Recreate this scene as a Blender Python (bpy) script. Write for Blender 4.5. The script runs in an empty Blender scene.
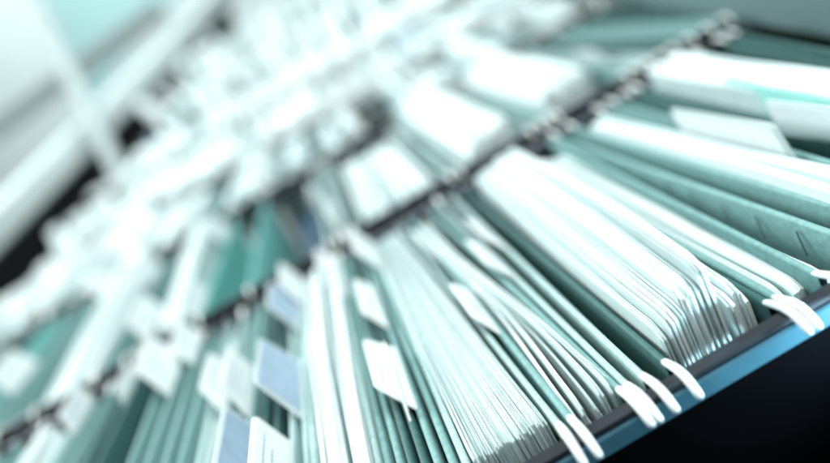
import bpy, math, random
from mathutils import Vector
rnd = random.Random(7)
SC = bpy.context.scene
COL = SC.collection

# ---------------------------------------------------------------- camera
H = .173; FPX = 650.0
PITCH, YAW, ROLL = math.radians(18.6), math.radians(1.75), math.radians(29.2)
FW = Vector((math.sin(YAW)*math.cos(PITCH), math.cos(YAW)*math.cos(PITCH), -math.sin(PITCH)))
R0 = Vector((math.cos(YAW), -math.sin(YAW), 0)); U0 = R0.cross(FW)
RR = R0*math.cos(ROLL)-U0*math.sin(ROLL); UU = R0*math.sin(ROLL)+U0*math.cos(ROLL)
EYE = Vector((0, 0, H))
cam_data = bpy.data.cameras.new("camera"); cam = bpy.data.objects.new("camera", cam_data); COL.objects.link(cam)
from mathutils import Matrix
M = Matrix.Identity(4)
for i in range(3):
    M[i][0] = RR[i]; M[i][1] = UU[i]; M[i][2] = -FW[i]; M[i][3] = EYE[i]
cam.matrix_world = M
cam_data.sensor_width = 36; cam_data.lens = 36*FPX/830
cam_data.clip_start = .01; cam_data.clip_end = 100
cam_data.dof.use_dof = True; cam_data.dof.focus_distance = .283; cam_data.dof.aperture_fstop = 2.1
SC.camera = cam

# ---------------------------------------------------------------- world, lamps, exposure
w = bpy.data.worlds.new("World"); SC.world = w; w.use_nodes = True
bg = w.node_tree.nodes["Background"]; bg.inputs[0].default_value = (.76, .93, .93, 1); bg.inputs[1].default_value = .23
def area(name, loc, target, sx, sy, power, col):
    l = bpy.data.lights.new(name, 'AREA'); l.shape = 'RECTANGLE'; l.size = sx; l.size_y = sy; l.energy = power; l.color = col
    o = bpy.data.objects.new(name, l); COL.objects.link(o); o.location = loc
    o.rotation_euler = (Vector(target)-Vector(loc)).to_track_quat('-Z', 'Y').to_euler(); return o
area("ceiling_light", (.45, .05, 1.9), (0, .7, 0), 1.6, .9, 36, (.93, 1, 1))
area("side_fill_light", (-2.6, 3.0, 2.2), (0, 1.0, 0), 2.0, 1.6, 135, (.9, .99, 1))  # added side fill from the left for bright whites; no actual window
area("wall_fill_light", (-1.0, 4.2, 3.2), (-.6, 7, .8), 3, 1.2, 85, (.93, 1, 1))  # extra lamp, added only to brighten the back wall
area("row_fill_light", (.3, 1.3, 1.9), (-.1, 2.4, .2), 1.2, .8, 9, (.94, 1, 1)).data.spread = math.radians(80)  # added fill that lifts the blurred rows behind; not a known fitting
rl = area("rail_light", (.195, .150, -.022), (.138, .2, -.0075), .03, .02, .13, (.55, .88, 1))  # tiny added lamp giving the front rail its blue falloff
rl.data.spread = math.radians(75)
SC.view_settings.view_transform = 'Standard'; SC.view_settings.look = 'None'
SC.view_settings.exposure = .74; SC.view_settings.gamma = 1

# ---------------------------------------------------------------- helpers
def at_z(px, py, z=0.0):
    d = FW*FPX + RR*(px-415) + UU*(231.5-py); return EYE + d*((z-H)/d.z)
def at_depth(px, py, dep):
    d = FW*FPX + RR*(px-415) + UU*(231.5-py); return EYE + d*(dep/FPX)

def mat(name, col, rough=.6, noise=.0, scale=60, metal=0, bump=0, spec=.5, alpha=1, streak=None):
    m = bpy.data.materials.new(name); m.use_nodes = True; nt = m.node_tree; b = nt.nodes["Principled BSDF"]
    b.inputs["Base Color"].default_value = (*col, 1); b.inputs["Roughness"].default_value = rough
    b.inputs["Metallic"].default_value = metal; b.inputs["Specular IOR Level"].default_value = spec
    b.inputs["Alpha"].default_value = alpha
    tc = nt.nodes.new("ShaderNodeTexCoord"); mp = nt.nodes.new("ShaderNodeMapping"); nt.links.new(tc.outputs["Object"], mp.inputs[0])
    if streak: mp.inputs["Scale"].default_value = streak
    n = nt.nodes.new("ShaderNodeTexNoise"); n.inputs["Scale"].default_value = scale; n.inputs["Detail"].default_value = 6
    nt.links.new(mp.outputs[0], n.inputs[0])
    if noise:
        r = nt.nodes.new("ShaderNodeValToRGB"); r.color_ramp.elements[0].position = .3; r.color_ramp.elements[1].position = .7
        r.color_ramp.elements[0].color = (*[c*(1-noise) for c in col], 1); r.color_ramp.elements[1].color = (*[min(1, c*(1+noise)) for c in col], 1)
        nt.links.new(n.outputs[0], r.inputs[0]); nt.links.new(r.outputs[0], b.inputs["Base Color"])
    if bump:
        bp = nt.nodes.new("ShaderNodeBump"); bp.inputs["Strength"].default_value = bump; bp.inputs["Distance"].default_value = .0006
        nt.links.new(n.outputs[0], bp.inputs["Height"]); nt.links.new(bp.outputs[0], b.inputs["Normal"])
    return m
TEAL = [mat("teal_card", (.185, .345, .332), .65, .16, 260, bump=.35), mat("pale_teal_card", (.36, .50, .487), .6, .14, 240, bump=.35),
        mat("deep_teal_card", (.038, .115, .108), .65, .18, 260, bump=.35)]
TURQS = mat('turquoise_sheet', (.36, .74, .68), .5, .06, 200)
TURQ = mat("turquoise_card", (.17, .48, .45), .5, .1, 200, bump=.2)
PAPER = mat("white_paper", (.80, .85, .85), .75, .04, 90, bump=.12)
PAPER2 = mat("cool_paper", (.66, .77, .765), .75, .08, 90, bump=.15, streak=(1, .1, 1))
PAPER3 = mat("grey_paper", (.52, .62, .62), .75, .08, 90, bump=.15)
PLAST = mat("white_plastic", (.86, .88, .88), .3, .03, 50, spec=.5)
CLEAR = mat("clear_plastic", (.86, .93, .93), .25, 0, spec=.6, alpha=.55)
BLUE = mat("blue_label", (.34, .45, .57), .5, .08, 120)
STEEL = mat("dark_steel", (.06, .066, .078), .33, .2, 40, metal=.7)
STEELB = mat("blue_steel", (.035, .095, .13), .30, .25, 30, metal=.1)
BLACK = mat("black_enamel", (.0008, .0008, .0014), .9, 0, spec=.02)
GREYP = mat("grey_green_enamel", (.16, .25, .25), .5, .06, 12)
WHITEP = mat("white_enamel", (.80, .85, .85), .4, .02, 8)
FRAME = mat('pale_frame_enamel', (.46, .52, .52), .5, .02, 8)
TEALP = mat("teal_enamel", (.20, .36, .36), .5, .04, 8)
WALL = mat("wall_paint", (.80, .90, .90), .9, .03, 3)
INK = mat("black_ink", (.02, .06, .06), .6)
INKB = mat("blue_ink", (.12, .2, .42), .6)

def tag(o, label=None, cat=None, group=None, kind=None):
    for k, v in (("label", label), ("category", cat), ("group", group), ("kind", kind)):
        if v: o[k] = v
    return o
def empty(name, loc):
    o = bpy.data.objects.new(name, None); o.empty_display_size = .02; COL.objects.link(o); o.location = loc; return o
def obj(name, V, F, m, parent=None, smooth=True, mats=None, fm=None):
    me = bpy.data.meshes.new(name); me.from_pydata([tuple(v) for v in V], [], F); me.update()
    for mm in (mats or [m]): me.materials.append(mm)
    if fm: me.polygons.foreach_set("material_index", fm)
    if smooth: me.polygons.foreach_set("use_smooth", [True]*len(me.polygons))
    o = bpy.data.objects.new(name, me); COL.objects.link(o)
    if parent: o.parent = parent
    return o
def loft(secs, closed=True, caps=True, off=0):
    n = len(secs[0]); V = [p for s in secs for p in s]; F = []
    for i in range(len(secs)-1):
        for j in range(n if closed else n-1):
            k = (j+1) % n; F.append((off+i*n+j, off+i*n+k, off+(i+1)*n+k, off+(i+1)*n+j))
    if caps and closed:
        F.append(tuple(off+j for j in reversed(range(n)))); F.append(tuple(off+(len(secs)-1)*n+j for j in range(n)))
    return V, F
def box_secs(x0, x1, y0, y1, z0, z1, b=.0006):
    def r(y, i): return [(x0+b+i, y, z0+i), (x1-b-i, y, z0+i), (x1-i, y, z0+b+i), (x1-i, y, z1-b-i), (x1-b-i, y, z1-i), (x0+b+i, y, z1-i), (x0+i, y, z1-b-i), (x0+i, y, z0+b+i)]
    return [r(y0, b), r(y0+b, 0), r(y1-b, 0), r(y1, b)]
def bbox(name, x0, x1, y0, y1, z0, z1, m, parent=None, b=.0006):
    V, F = loft(box_secs(x0, x1, y0, y1, z0, z1, b)); return obj(name, V, F, m, parent, False)

# ---------------------------------------------------------------- hanging folder
HR = .0017
def card(name, l, r, y0, y1, m, parent, full, wav, bow, ticks=False, depth=.215):
    """l, r: functions t -> x of the two top ridges (local). One folded sheet with rolled hems."""
    N = 16; secs = []
    ph = rnd.random()*6
    for i in range(N+1):
        t = i/N; y = y0+(y1-y0)*t
        bl = bow*4*t*(1-t)
        xl, xr = l(t)+bl, r(t)+bl
        wv = wav*math.sin(ph+t*7); wv2 = wav*math.sin(ph*1.7+t*6)
        mid = (xl+xr)/2
        def fl(f): return (xl*(1-f)+mid*f+wv*math.sin(f*3), xr*(1-f)+mid*f+wv2*math.sin(f*3))
        s = []
        s += [(xl+HR*.8, y, -.016), (xl+HR, y, -HR)]
        for a in (45, 90, 135): s.append((xl+HR*math.cos(math.radians(a)), y, -HR+HR*math.sin(math.radians(a))))
        s.append((xl-HR, y, -HR))
        ks = ((-.03, .02), (-.07, .06), (-.13, .12), (-.19, .2)) if full else ((-.03, .12), (-.07, .32), (-.13, .6), (-.19, .88))
        for z, f in ks: s.append((fl(f)[0]-HR*(1-f), y, z))
        s.append((mid, y, -depth))
        for z, f in reversed(ks): s.append((fl(f)[1]+HR*(1-f), y, z))
        s.append((xr+HR, y, -HR))
        for a in (45, 90, 135): s.append((xr+HR*math.cos(math.radians(a)), y, -HR+HR*math.sin(math.radians(a))))
        s += [(xr-HR, y, -HR), (xr-HR*.8, y, -.016)]
        secs.append(s)
    V, F = loft(secs, closed=False)
    return obj(name, V, F, m, parent)
def hook(parent, x, y, sgn, big=.72, m=None):
    """plastic finger that lies over the rail; sgn=-1 points to the viewer"""
    pts = [(.0140, -.0016, .0016), (.0105, -.0008, .0025), (.005, .0006, .0027), (.001, .0014, .0027), (-.0035, .0010, .0026), (-.0066, -.0006, .0025), (-.0090, -.0026, .0024), (-.0108, -.0044, .0021), (-.0115, -.0051, .0012)]
    secs = []; jx = rnd.uniform(-.0008, .0008)
    for i, (a, z, r) in enumerate(pts):
        a2 = pts[min(i+1, len(pts)-1)]; a1 = pts[max(i-1, 0)]
        ty, tz = (a2[0]-a1[0]), (a2[1]-a1[1]); L = math.hypot(ty, tz); ny, nz = -tz/L, ty/L
        s = []
        for k in range(8):
            th = k*math.pi/4; cx, cn = math.cos(th)*r*big, math.sin(th)*r*.8*big
            s.append((x+cx+jx*i/8, y-sgn*(a+ny*cn), z+nz*cn))
        secs.append(s)
    V, F = loft(secs); return obj("hook", V, F, m or PLAST, parent)
def index_tab(parent, x, yc, lean, ln, hgt, kind, flare=.009):
    """plastic tab standing on a ridge, leaning; kind: white / blue / clear"""
    d = Vector((math.sin(math.radians(lean)), 0, math.cos(math.radians(lean)))); n = Vector((d.z, 0, -d.x))
    base = Vector((x, yc, -.001))
    def slab(th, y_in, h0, h1, shift, fl, rad=.0025):
        # outline in (y, h)
        yb0, yb1 = -ln/2+y_in, ln/2-y_in
        o = [(yb0-fl, h0), (yb0+.0, h1-rad), (yb0+rad*1.2, h1), (yb1-rad*1.2, h1), (yb1, h1-rad), (yb1+fl*.2, h0)]
        A = [base+d*h+Vector((0, y, 0))+n*(shift-th/2) for y, h in o]; B = [base+d*h+Vector((0, y, 0))+n*(shift+th/2) for y, h in o]
        return loft([A, B])
    V, F = slab(.0011, 0, 0, hgt, 0, flare)
    tb = obj("index_tab", V, F, CLEAR if kind != 'white' else PLAST, parent, False)
    if kind in ('blue', 'clear', 'white'):
        for s in ((-1,) if x+parent.location.x > .12 else (1,)):
            V, F = slab(.0003, .003, .0035, hgt-.0022, s*.00085, flare*.75, .001)
            lb = obj("paper_label", V, F, BLUE if kind == 'blue' else PAPER, tb, False)
            # faint lines of small type
            V2, F2 = [], []
            rows = 3
            for q in range(rows):
                h = hgt*(.72-.2*q); y = -ln/2+.007
                while y < ln/2-.012-(q*.008):
                    wl = rnd.uniform(.0012, .0035)
                    if q < 2 or rnd.random() < .7:
                        o = [(y, h), (y+wl, h), (y+wl, h+.0007), (y, h+.0007)]
                        i0 = len(V2); V2 += [base+d*hh+Vector((0, yy, 0))+n*(.0012) for yy, hh in o]; F2.append((i0, i0+1, i0+2, i0+3))
                    y += wl+.0009
            if kind == 'white': obj("lettering", V2, F2, INKB, tb, False)
    return tb
ZO = 0.0
def folder(label, group, near, far, Y0, Y1, m, full=False, wav=.0006, bow=0, tabs=(), hooks=True, inner=None, name="hanging_folder"):
    """near, far: (left, right) ridge x at the near and far rail"""
    bx = (near[0]+near[1]+far[0]+far[1])/4; root = empty(name, (bx, (Y0+Y1)/2, ZO-.215))
    tag(root, label, "folder", group)
    g = .0085; y0, y1 = Y0+g-(Y0+Y1)/2, Y1-g-(Y0+Y1)/2
    hold = (0, 0, .215)
    l = lambda t: near[0]+(far[0]-near[0])*t-bx
    r = lambda t: near[1]+(far[1]-near[1])*t-bx
    parts = [card("card_cover", l, r, y0, y1, m, root, full, wav, bow)]
    if hooks:
        for fn in (l, r):
            parts.append(hook(root, fn(0), Y0-(Y0+Y1)/2, -1)); parts.append(hook(root, fn(1), Y1-(Y0+Y1)/2, 1, m=STEEL if Y0 < .3 and bx < .14 and rnd.random() < .8 else None))
    for (side, t, lean, ln, hg, kind, *fl) in tabs:
        fn = l if side == 'l' else r
        parts.append(index_tab(root, fn(t)+bow*4*t*(1-t), y0+(y1-y0)*t, lean, ln, hg, kind, *fl))
    for p in parts: p.location = hold
    return root, (lambda t: bx+l(t)+bow*4*t*(1-t), lambda t: bx+r(t)+bow*4*t*(1-t))

# ---------------------------------------------------------------- paper stack
def papers(label, group, near, far, ya, yb, z0, z1, n, m=None, jit=.003, lean=0, fill=.9, wave=.0012, curl=0, zr=0, pj=.25, drop=.04, step=None, bow=0, mats=None, ystag=.004):
    """n clumps of sheets standing between x=near[0..1] (at ya) and far[0..1] (at yb); top height z0 near, z1 far"""
    bx = (near[0]+near[1])/2; by = (ya+yb)/2; V = []; F = []; fm = []
    mats = mats or [PAPER, PAPER2, PAPER3]
    ph0 = rnd.random()*6
    for i in range(n):
        f = (i+.5+rnd.uniform(-pj, pj))/n
        sp0 = (near[1]-near[0])/n; sp1 = (far[1]-far[0])/n
        dz = rnd.uniform(-jit, jit)+(-.012 if rnd.random() < drop else 0); sl = rnd.uniform(-jit, jit)*1.2
        a = ya+rnd.uniform(0, ystag); b = yb-rnd.uniform(0, ystag)*2
        ph = ph0+f*2.2+rnd.uniform(-.25, .25); secs = []; TT = [0, .006, .016, .03, .07, .14, .22, .32, .43, .55, .67, .79, .9, .97, .99, 1]; N = 15
        for k in range(N+1):
            t = TT[k]; y = a+(b-a)*t
            xc = (near[0]+(near[1]-near[0])*f)*(1-t)+(far[0]+(far[1]-far[0])*f)*t
            hw = (sp0*(1-t)+sp1*t)*fill/2
            zt = z0+(z1-z0)*t+dz+zr*round(f*3)/3*(1-.6*t)-.0035*max(0, 1-t/.03)**2-.003*max(0, 1-(1-t)/.03)**2+sl*(t-.5)+.0006*math.sin(ph+t*11)
            if curl: zt -= curl*max(0, 1-t*6)**2*(.5+rnd.random()*.5)
            wv = wave*math.sin(ph+t*5)+bow*4*t*(1-t)
            s = []
            hw = hw*((.75+.5*((i*7) % 5)/4) if pj > .2 else 1.04)
            for (u, q) in ((-1, -.19), (-1, -.06), (-1, -.018), (-1, -.0006), (-.4, 0), (.5, .0003), (1, -.0006), (1, -.018), (1, -.06), (1, -.19)):
                zz = zt+q if q > -.1 else q
                s.append((xc-bx+u*hw+wv*(1 if q > -.1 else .3)+lean*(zz+.02 if q > -.1 else -.1), y-by, zz+.2))
            secs.append(s)
        v, fc = loft(secs, off=len(V)); V += v; F += fc
        mi = rnd.choices(range(len(mats)), weights=[5, 4, 2][:len(mats)])[0]; fm += [mi]*len(fc)
    o = obj("paper_stack", V, F, None, None, False, mats=mats, fm=fm)
    # smooth only long sides gently
    o.location = (bx, by, ZO-.2); tag(o, label, "papers", group); return o

# ---------------------------------------------------------------- setting
YR = [.205, .56, 1.02, 1.50, 1.95, 2.35, 2.75, 3.2]
ZR = [0, 0, 0, .0, .03, .10, .20, .33]
floor = obj("floor", [(-30, -3, -1.1), (30, -3, -1.1), (30, 40, -1.1), (-30, 40, -1.1)], [(0, 1, 2, 3)], BLACK, smooth=False); tag(floor, kind="structure")
wall = obj("wall", [(-9, 7, -1.1), (9, 7, -1.1), (9, 7, 4), (-9, 7, 4)], [(0, 3, 2, 1)], WALL, smooth=False); tag(wall, kind="structure")

cab = empty("filing_cabinet", (0, .2, -.30)); tag(cab, "long steel filing drawer with dark cross rails carrying rows of teal hanging folders", "filing cabinet")
def cpart(name, x0, x1, y0, y1, z0, z1, m, b=.0008):
    o = bbox(name, x0, x1, y0-.2, y1-.2, z0+.30, z1+.30, m, cab, b); return o
XL = [-.47, -.50, -.60, -.70, -.72, -.60, -.53, -.43]
XR = [.40, .38, .40, .9, 1.2, 1.6, 1.9, 2.1]
for i, Y in enumerate(YR):
    if i == 0:
        cpart("rail", XL[i], XR[i], Y-.003, Y+.003, -.004, -.0006, STEEL, .0008)
        cpart("front_rail_face", XL[i], XR[i], Y-.0042, Y-.0001, -.0135, -.0043, STEELB, .0008)
    else:
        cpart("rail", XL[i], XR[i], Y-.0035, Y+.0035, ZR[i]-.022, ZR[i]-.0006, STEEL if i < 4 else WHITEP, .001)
        z = ZR[min(i+1, 7)] if i > 2 else 0
        e = .082 if i in (2, 3) else .05
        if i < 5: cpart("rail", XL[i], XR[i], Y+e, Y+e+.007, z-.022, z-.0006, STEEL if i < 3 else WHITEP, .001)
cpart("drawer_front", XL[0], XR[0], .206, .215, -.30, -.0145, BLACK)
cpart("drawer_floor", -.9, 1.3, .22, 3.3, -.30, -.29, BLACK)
# right and left side panels
def slab_part(name, pts, off, m, parent=None):
    A = [Vector(p) for p in pts]; B = [p+Vector(off) for p in A]
    V, F = loft([A, B]); return obj(name, V, F, m, parent, False)
def at_x(px, py, x):
    d = FW*FPX + RR*(px-415) + UU*(231.5-py); return EYE + d*(x/d.x)
pa, pb = Vector((.41, .36, -.062)), Vector((.41, 1.25, .11))
sp = slab_part("side_panel", [pa, pb, pb+Vector((0, 0, .3)), pa+Vector((0, 0, .4))], (.02, 0, 0), GREYP, cab); sp.location = -cab.location
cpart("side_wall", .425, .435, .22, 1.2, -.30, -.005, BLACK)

# shelving at the far left
sh = empty("shelving_frame", at_depth(120, 200, 2.3)); tag(sh, "pale blurred upright post and rail frame with teal panel at the far left", "shelving frame")
def bar(name, a, b, wx, wy, m, parent):
    d = (b-a).normalized(); s = d.cross(Vector((0, 0, 1))) if abs(d.z) < .8 else Vector((1, 0, 0)); s.normalize(); u = s.cross(d).normalized()
    def ring(p): return [p+s*wx+u*wy*.8, p+s*wx*.9+u*wy, p-s*wx*.9+u*wy, p-s*wx+u*wy*.8, p-s*wx-u*wy*.8, p-s*wx*.9-u*wy, p+s*wx*.9-u*wy, p+s*wx-u*wy*.8]
    V, F = loft([[q-parent.location for q in ring(a)], [q-parent.location for q in ring(b)]]); return obj(name, V, F, m, parent, False)
bar("post", at_depth(10, -50, 2.15), at_depth(146, 228, 2.15), .022, .022, FRAME, sh)
bar("rail", at_depth(-40, 262, 1.9), at_depth(225, -6, 3.4), .06, .045, FRAME, sh)
bar("rail", at_depth(-60, 168, 3.3), at_depth(160, 10, 4.2), .05, .06, FRAME, sh)
ra, rb = at_depth(-60, 300, 1.98), at_depth(228, 8, 3.45)
slab_part("dark_side", [ra-sh.location, rb-sh.location, rb-sh.location-Vector((0, 0, .28)), ra-sh.location-Vector((0, 0, .55))], (-.03, .02, 0), mat('charcoal_enamel', (.018, .016, .018), .8), sh)
q = [at_depth(30, -30, 5), at_depth(200, -30, 5), at_depth(120, 60, 5), at_depth(90, 110, 5)]
slab_part("back_panel", [p-sh.location for p in q], (0, .03, 0), TEALP, sh)

# ---------------------------------------------------------------- FRONT ROW
Y0, Y1 = YR[0], YR[1]
def X(px, py, z=0): return at_z(px, py, z).x
def ln(pf, pn, ya=Y0, yb=Y1):
    a, b = at_z(*pn), at_z(*pf); k = (b.x-a.x)/(b.y-a.y); return a.x+k*(ya-a.y), a.x+k*(yb-a.y)
G1 = "hanging folders in the front row"; P1 = "paper stacks in the front row"
def F1(label, a, b, m=0, **k):
    """a, b: anchors of both ridges, each (far px, near px) or a plain x"""
    f = lambda q: ln(*q) if isinstance(q, tuple) else (q, q)
    (n0, f0), (n1, f1) = f(a), f(b)
    m = TEAL[m] if isinstance(m, int) else m
    return folder(label, G1, (n0, n1), (f0, f1), Y0, Y1, m, **k)
# the left part of the row (near ends below the picture)
F1("teal folder at the far left end of the front row, behind the cut-off white tab", -.395, -.375, 0, tabs=[('l', .90, -20, .06, .03, 'white')])
F1("wide teal folder holding the leftmost white sheets of the front row", -.352, -.312, 1, full=True)
F1("narrow teal folder beside the white sheets at bottom left", -.300, -.285, 0, tabs=[('l', .93, -12, .05, .020, 'white')])
F1("narrow teal folder, second to the right of the white sheets at bottom left", -.268, -.255, 2, tabs=[('r', .93, -8, .045, .016, 'clear')])
F1("teal folder carrying the large blurred white tab near the second rail", -.224, -.208, 0, tabs=[('r', .86, -24, .06, .034, 'white')])
F1("broad teal folder with bare flat face right of the large blurred white tab", -.193, -.180, 0, full=False, tabs=[('l', .95, -25, .05, .024, 'white')])
F1("pale folder with a narrow upright white tab, left of the blue tabs", -.166, -.152, 1, tabs=[('r', .62, -20, .055, .022, 'white')])
F1("teal folder with the white tab just left of the middle blue tab", -.140, -.132, 0, tabs=[('r', .55, -14, .055, .026, 'white')])
F1("deep teal folder with the lowest blue tab of the front row", -.121, -.113, 2, tabs=[('l', .27, -16, .06, .030, 'blue')])
F1("pale folder with two blue tabs and a white lettered tab", -.103, -.095, 1, tabs=[('r', .80, -26, .055, .030, 'blue'), ('r', .45, -24, .06, .034, 'blue'), ('l', .20, -14, .055, .028, 'white')])
F1("pale folder around the tall white sheets left of the paired tabs", -.091, -.0585, 1, full=True, tabs=[('l', .93, -20, .055, .026, 'white'), ('r', .97, -30, .045, .02, 'white')])
F1("narrow teal folder directly left of the paired white tabs", -.054, -.0485, 0, tabs=[('l', .84, -30, .06, .018, 'white')])
F1("narrow dark teal folder with the left one of the paired white tabs", -.0435, -.038, 2, tabs=[('r', .28, 9, .058, .014, 'white')])
F1("narrow teal folder with the right one of the paired white tabs", -.0325, -.0265, 0, tabs=[('l', .30, -38, .058, .022, 'white'), ('l', .60, -35, .065, .018, 'white')])
F1("pale folder swollen by the broad paper mass in the lower middle", -.0215, ((400, 225), (564, 432)), 1, full=True, tabs=[('l', .90, -30, .07, .024, 'white')])
F1("teal folder holding loose sheets between the two left pairs of front hooks", ((413, 221), (575, 424)), ((430, 208), (628, 398)), 0, full=True, tabs=[('l', .36, -34, .055, .015, 'white')])
F1("pale narrow folder between the middle and the dark gap of the front rail", ((440, 203), (637, 394)), ((452, 196), (654, 385)), 1, tabs=[('l', .50, -38, .055, .017, 'white'), ('r', .62, -38, .055, .015, 'white')])
F1("deep teal folder holding the left half of the largest white paper mass", ((468, 192), (679, 372)), ((512, 160), (795, 316)), 2, full=True)
F1("teal folder holding low white sheets at the right end of the front rail", ((520, 156), (805, 311)), ((552, 141), (850, 287)), 0, full=True)
rt, fr = F1("teal folder with a row of black tick marks on its face", ((560, 137), (830, 230)), ((585, 130), (830, 203)), 0, wav=.001)
# tick marks on the face
for i in range(9):
    y = .2245+.0285*i; (xn, xf) = ln((560, 137), (830, 230)); xx = xn+(xf-xn)*(y-Y0)/(Y1-Y0)-HR-.0012
    tk = obj("tick_mark", [(xx, y, -.005), (xx, y+.0014, -.005), (xx-.0012, y-.0026, -.017), (xx-.0012, y-.004, -.017)], [(0, 1, 2, 3)], INK, rt, False); tk.location = -rt.location
F1("teal folder right of the tick-marked folder, behind a clear tab over white sheets", ((610, 112), (830, 172)), ((622, 104), (830, 160)), 0, tabs=[('l', .42, -8, .10, .024, 'clear', .004)])
F1("deep teal folder carrying the slanted clear tab at the right edge", ((640, 96), (830, 140)), ((648, 90), (830, 132)), 2, tabs=[('l', .26, -12, .07, .026, 'clear', .016)])
F1("teal folder behind the white sheets and turquoise sheet at the right edge", ((682, 57), (830, 86)), ((690, 52), (830, 78)), 0)
F1("teal folder next to the grey-green side panel", ((700, 36), (830, 62)), ((712, 30), (830, 50)), 2)

def PX(label, near, far, ya, yb, z0, z1, n, **k): return papers(label, P1, near, far, ya, yb, z0, z1, n, **k)
PX("white sheets standing in the leftmost front row folder", (-.348, -.318), (-.345, -.322), .24, .53, .0, .006, 8)
PX("few sheets low in the broad pale folder left of blue tabs", (-.163, -.156), (-.163, -.156), .24, .52, -.006, -.004, 3)
PX("tall white sheets left of the paired white tabs", (-.088, -.061), (-.088, -.061), .22, .54, .004, .008, 9, lean=.1)
PX("broad mass of thin sheets in the lower middle of the front row", (-.0195, .0165), (-.0195, .0015), .222, .535, .001, .004, 44, jit=.0010, fill=.97, drop=.02, pj=.1, wave=.0008, mats=[PAPER2, PAPER3, PAPER])
PX("loose sheets between the two left pairs of front hooks", (.028, .044), (.015, .030), .216, .52, .000, .003, 14, jit=.003, fill=.85, wave=.004, drop=.15)
PX("largest white paper mass, front corners standing above the front rail", (.0735, .102), (.082, .124), .220, .535, .008, .010, 44, jit=.0009, fill=.97, curl=.001, zr=.020, drop=0, pj=.12, ystag=.004, wave=.0014)
PX("white sheets with stepped front corners right of the largest paper mass", (.104, .117), (.126, .140), .222, .50, .004, .004, 9, jit=.004, fill=.93)
PX("white sheets low under the tick-marked folder", (.125, .151), (.146, .161), .2225, .53, -.008, -.010, 15, jit=.001, pj=.12)
PX("white sheets behind the clear tab right of the tick-marked folder", (.180, .200), (.188, .203), .24, .52, .004, .006, 8, jit=.002)
PX("white sheets leaning at the right edge beside a turquoise sheet", (.238, .268), (.258, .290), .26, .54, .012, .016, 9, jit=.002)
ts = papers("turquoise sheet standing among white sheets at the right edge", P1, (.2325, .2360), (.250, .2535), .26, .42, .016, .018, 2, mats=[TURQS])

exec_rows = True
ORD = ["first", "second", "third", "fourth", "fifth", "sixth", "seventh", "eighth", "ninth", "tenth", "eleventh", "twelfth"]
def nth(n):
    tens = {1: "", 2: "twenty", 3: "thirty", 4: "forty", 5: "fifty"}
    if n <= 12: return ORD[n-1]
    if n < 20: return ["thirteenth", "fourteenth", "fifteenth", "sixteenth", "seventeenth", "eighteenth", "nineteenth"][n-13]
    return ({20: "twentieth", 30: "thirtieth", 40: "fortieth", 50: "fiftieth"}[n] if n % 10 == 0 else tens[n//10]+"-"+ORD[n % 10-1])
# ---------------------------------------------------------------- SECOND ROW
Y2, Y3 = YR[1]+.0535, YR[2]
G2 = "hanging folders in the second row"; P2 = "paper stacks in the second row"
def F2(label, a, b, m=0, **k):
    m = TEAL[m] if isinstance(m, int) else m
    return folder(label, G2, (a, b), (a, b), Y2, Y3, m, **k)
def Q2(label, a, b, ya, yb, z0, z1, n, **k): return papers(label, P2, (a, b), (a, b), Y2+ya, Y2+yb, z0, z1, n, **k)
F2("turquoise folder at the left end of the second row", -.530, -.505, TURQ)
F2("teal folder with a square white tab near the left end of the second row", -.472, -.455, 0, tabs=[('r', .35, -25, .07, .034, 'white')])
F2("broad teal folder left of the long white sheets in the second row", -.425, -.385, 0, full=True, tabs=[('r', .8, -18, .08, .04, 'white')])
Q2("long white sheets at the left of the second row", -.375, -.325, .0, .36, .0, .02, 12, jit=.005)
F2("broad teal folder with a white tab right of the long sheets in the second row", -.318, -.285, 0, tabs=[('l', .75, -18, .08, .034, 'white')])
F2("teal folder with a tall white tab left of the second row's slim sheets", -.272, -.262, 2, tabs=[('r', .12, -18, .08, .03, 'white')])
Q2("slim white sheets left of the turquoise folder in the second row", -.256, -.226, .02, .38, .0, .02, 7, jit=.006)
F2("wide turquoise folder beside the dark gap in the second row", -.205, -.150, TURQ, full=True, tabs=[('l', .08, -20, .07, .026, 'white'), ('l', .75, -20, .07, .036, 'white')])
F2("teal folder between the two dark gaps of the second row", -.062, -.05, 1, tabs=[('l', .5, -10, .08, .02, 'white')])
F2("pale folder with long white tab left of the square paper block", -.043, -.033, 1, tabs=[('l', .14, -15, .11, .022, 'white')])
Q2("square block of white paper standing behind the second rail", -.020, .060, .015, .30, .0, .004, 22, jit=.004, fill=.9, mats=[PAPER, PAPER2, PAPER3])
F2("pale teal folder right of the square paper block", .074, .086, 1, tabs=[('l', .6, -15, .07, .02, 'white')])
Q2("thick white paper bundle in the middle of the second row", .095, .155, .02, .40, .01, .03, 20, jit=.006, fill=.93)
F2("teal folder between the two thick paper bundles of the second row", .165, .178, 1)
F2("narrow teal folder left of the right thick paper bundle", .188, .196, 0, tabs=[('l', .8, -15, .07, .02, 'white')])
Q2("thick white paper bundle toward the right of the second row", .205, .265, .05, .36, .012, .025, 20, jit=.006, fill=.93)
F2("teal folder right of the right thick paper bundle", .275, .290, 0)
F2("pale folder near the right end of the second row", .302, .318, 1, tabs=[('l', .3, -15, .06, .016, 'white')])
F2("deep teal folder near the right end of the second row", .332, .350, 2)
F2("teal folder second from the right end of the second row", .372, .392, 0)
F2("teal folder at the right end of the second row", .42, .45, 2)
# binder lying low in the dark gap
bb = bbox("ring_binder", -.115, -.085, .70, .99, -.12, -.05, mat("blue_binder", (.03, .075, .13), .5, .1, 30)); tag(bb, "blue binder lying low in the dark gap of the second row", "binder")

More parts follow.
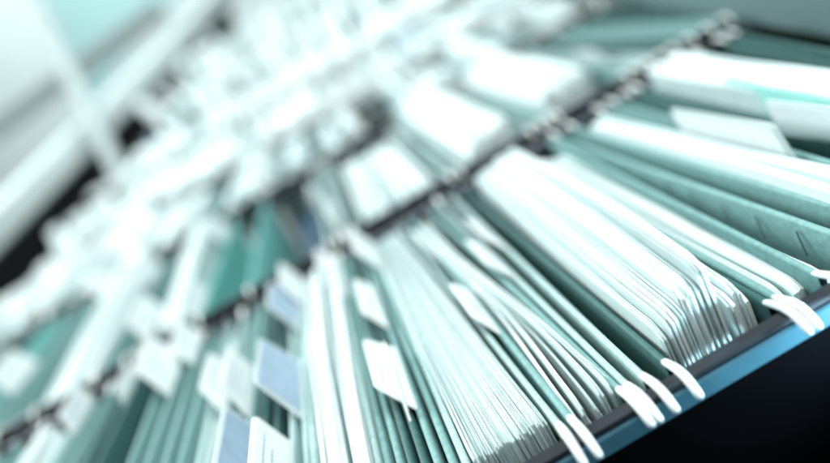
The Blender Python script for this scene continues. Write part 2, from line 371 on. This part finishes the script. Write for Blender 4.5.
# ---------------------------------------------------------------- ROWS BEHIND
for ri, rowname in ((2, "third"), (3, "fourth"), (4, "fifth"), (5, "sixth"), (6, "seventh")):
    ya, yb = YR[ri]+(.085 if ri < 4 else .0535), YR[ri+1]; ZO = ZR[ri+1] if ri > 2 else 0
    xa, xb = [(-.70, .50), (-.72, .72), (-.60, .85), (-.53, .95), (-.43, 1.0)][ri-2]
    x = xa; k = 0; pk = 0
    pitchx = [.034, .052, .066, .078, .09][ri-2]
    gaps = {2: [(-.31, -.25), (.02, .13), (.23, .28)], 3: [(-.24, -.17), (.0, .16), (.40, .52)], 4: [(-.4, -.33)], 5: [(.3, .4)], 6: []}[ri]
    while x < xb:
        wdt = pitchx*rnd.uniform(.35, 1.1)
        if any(g0 < x < g1 for g0, g1 in gaps): x += .02; continue
        k += 1
        mi = rnd.choices([0, 1, 2], [3, 5, 1])[0]
        tb = []
        hasTab = rnd.random() < (.6 if ri == 2 else .8)
        if hasTab: tb = [(rnd.choice('lr'), tt, rnd.uniform(-35, 5), rnd.uniform(.06, .10+.01*ri), rnd.uniform(.028, .045+.008*ri), 'white' if rnd.random() < .93 else 'blue') for tt in (rnd.uniform(.2 if ri == 2 else .04, .35), rnd.uniform(.4, .9))][:1 if ri == 2 and rnd.random() < .5 else 2]
        pap = rnd.random() < (.7 if ri == 2 else .92)
        two = len(tb) == 2; desc = ("%s teal folder %s%s, %s from the left in the %s row" % (["mid", "pale", "deep"][mi], ("with two tabs" if two else "with one tab") if hasTab else "without a tab", " and papers" if pap else "", nth(k), rowname))
        folder(desc, "hanging folders in the %s row" % rowname, (x, x+wdt), (x, x+wdt), ya, yb, TEAL[mi], full=pap, tabs=tb, hooks=ri < 3)
        if pap:
            pk += 1; n = max(3, int(wdt/.006))
            papers("white sheets, %s stack from the left in the %s row" % (nth(pk), rowname), "paper stacks in the %s row" % rowname, (x+.002, x+wdt-.002), (x+.002, x+wdt-.002), ya+.008, yb-rnd.uniform(.03, .15), rnd.uniform(.0, .022), rnd.uniform(.0, .035), n, jit=.005, fill=.93)
        x += wdt+pitchx*rnd.uniform(.15, .5)
print("folders", sum(1 for o in bpy.data.objects if o.get("category") == "folder"), "papers", sum(1 for o in bpy.data.objects if o.get("category") == "papers"))
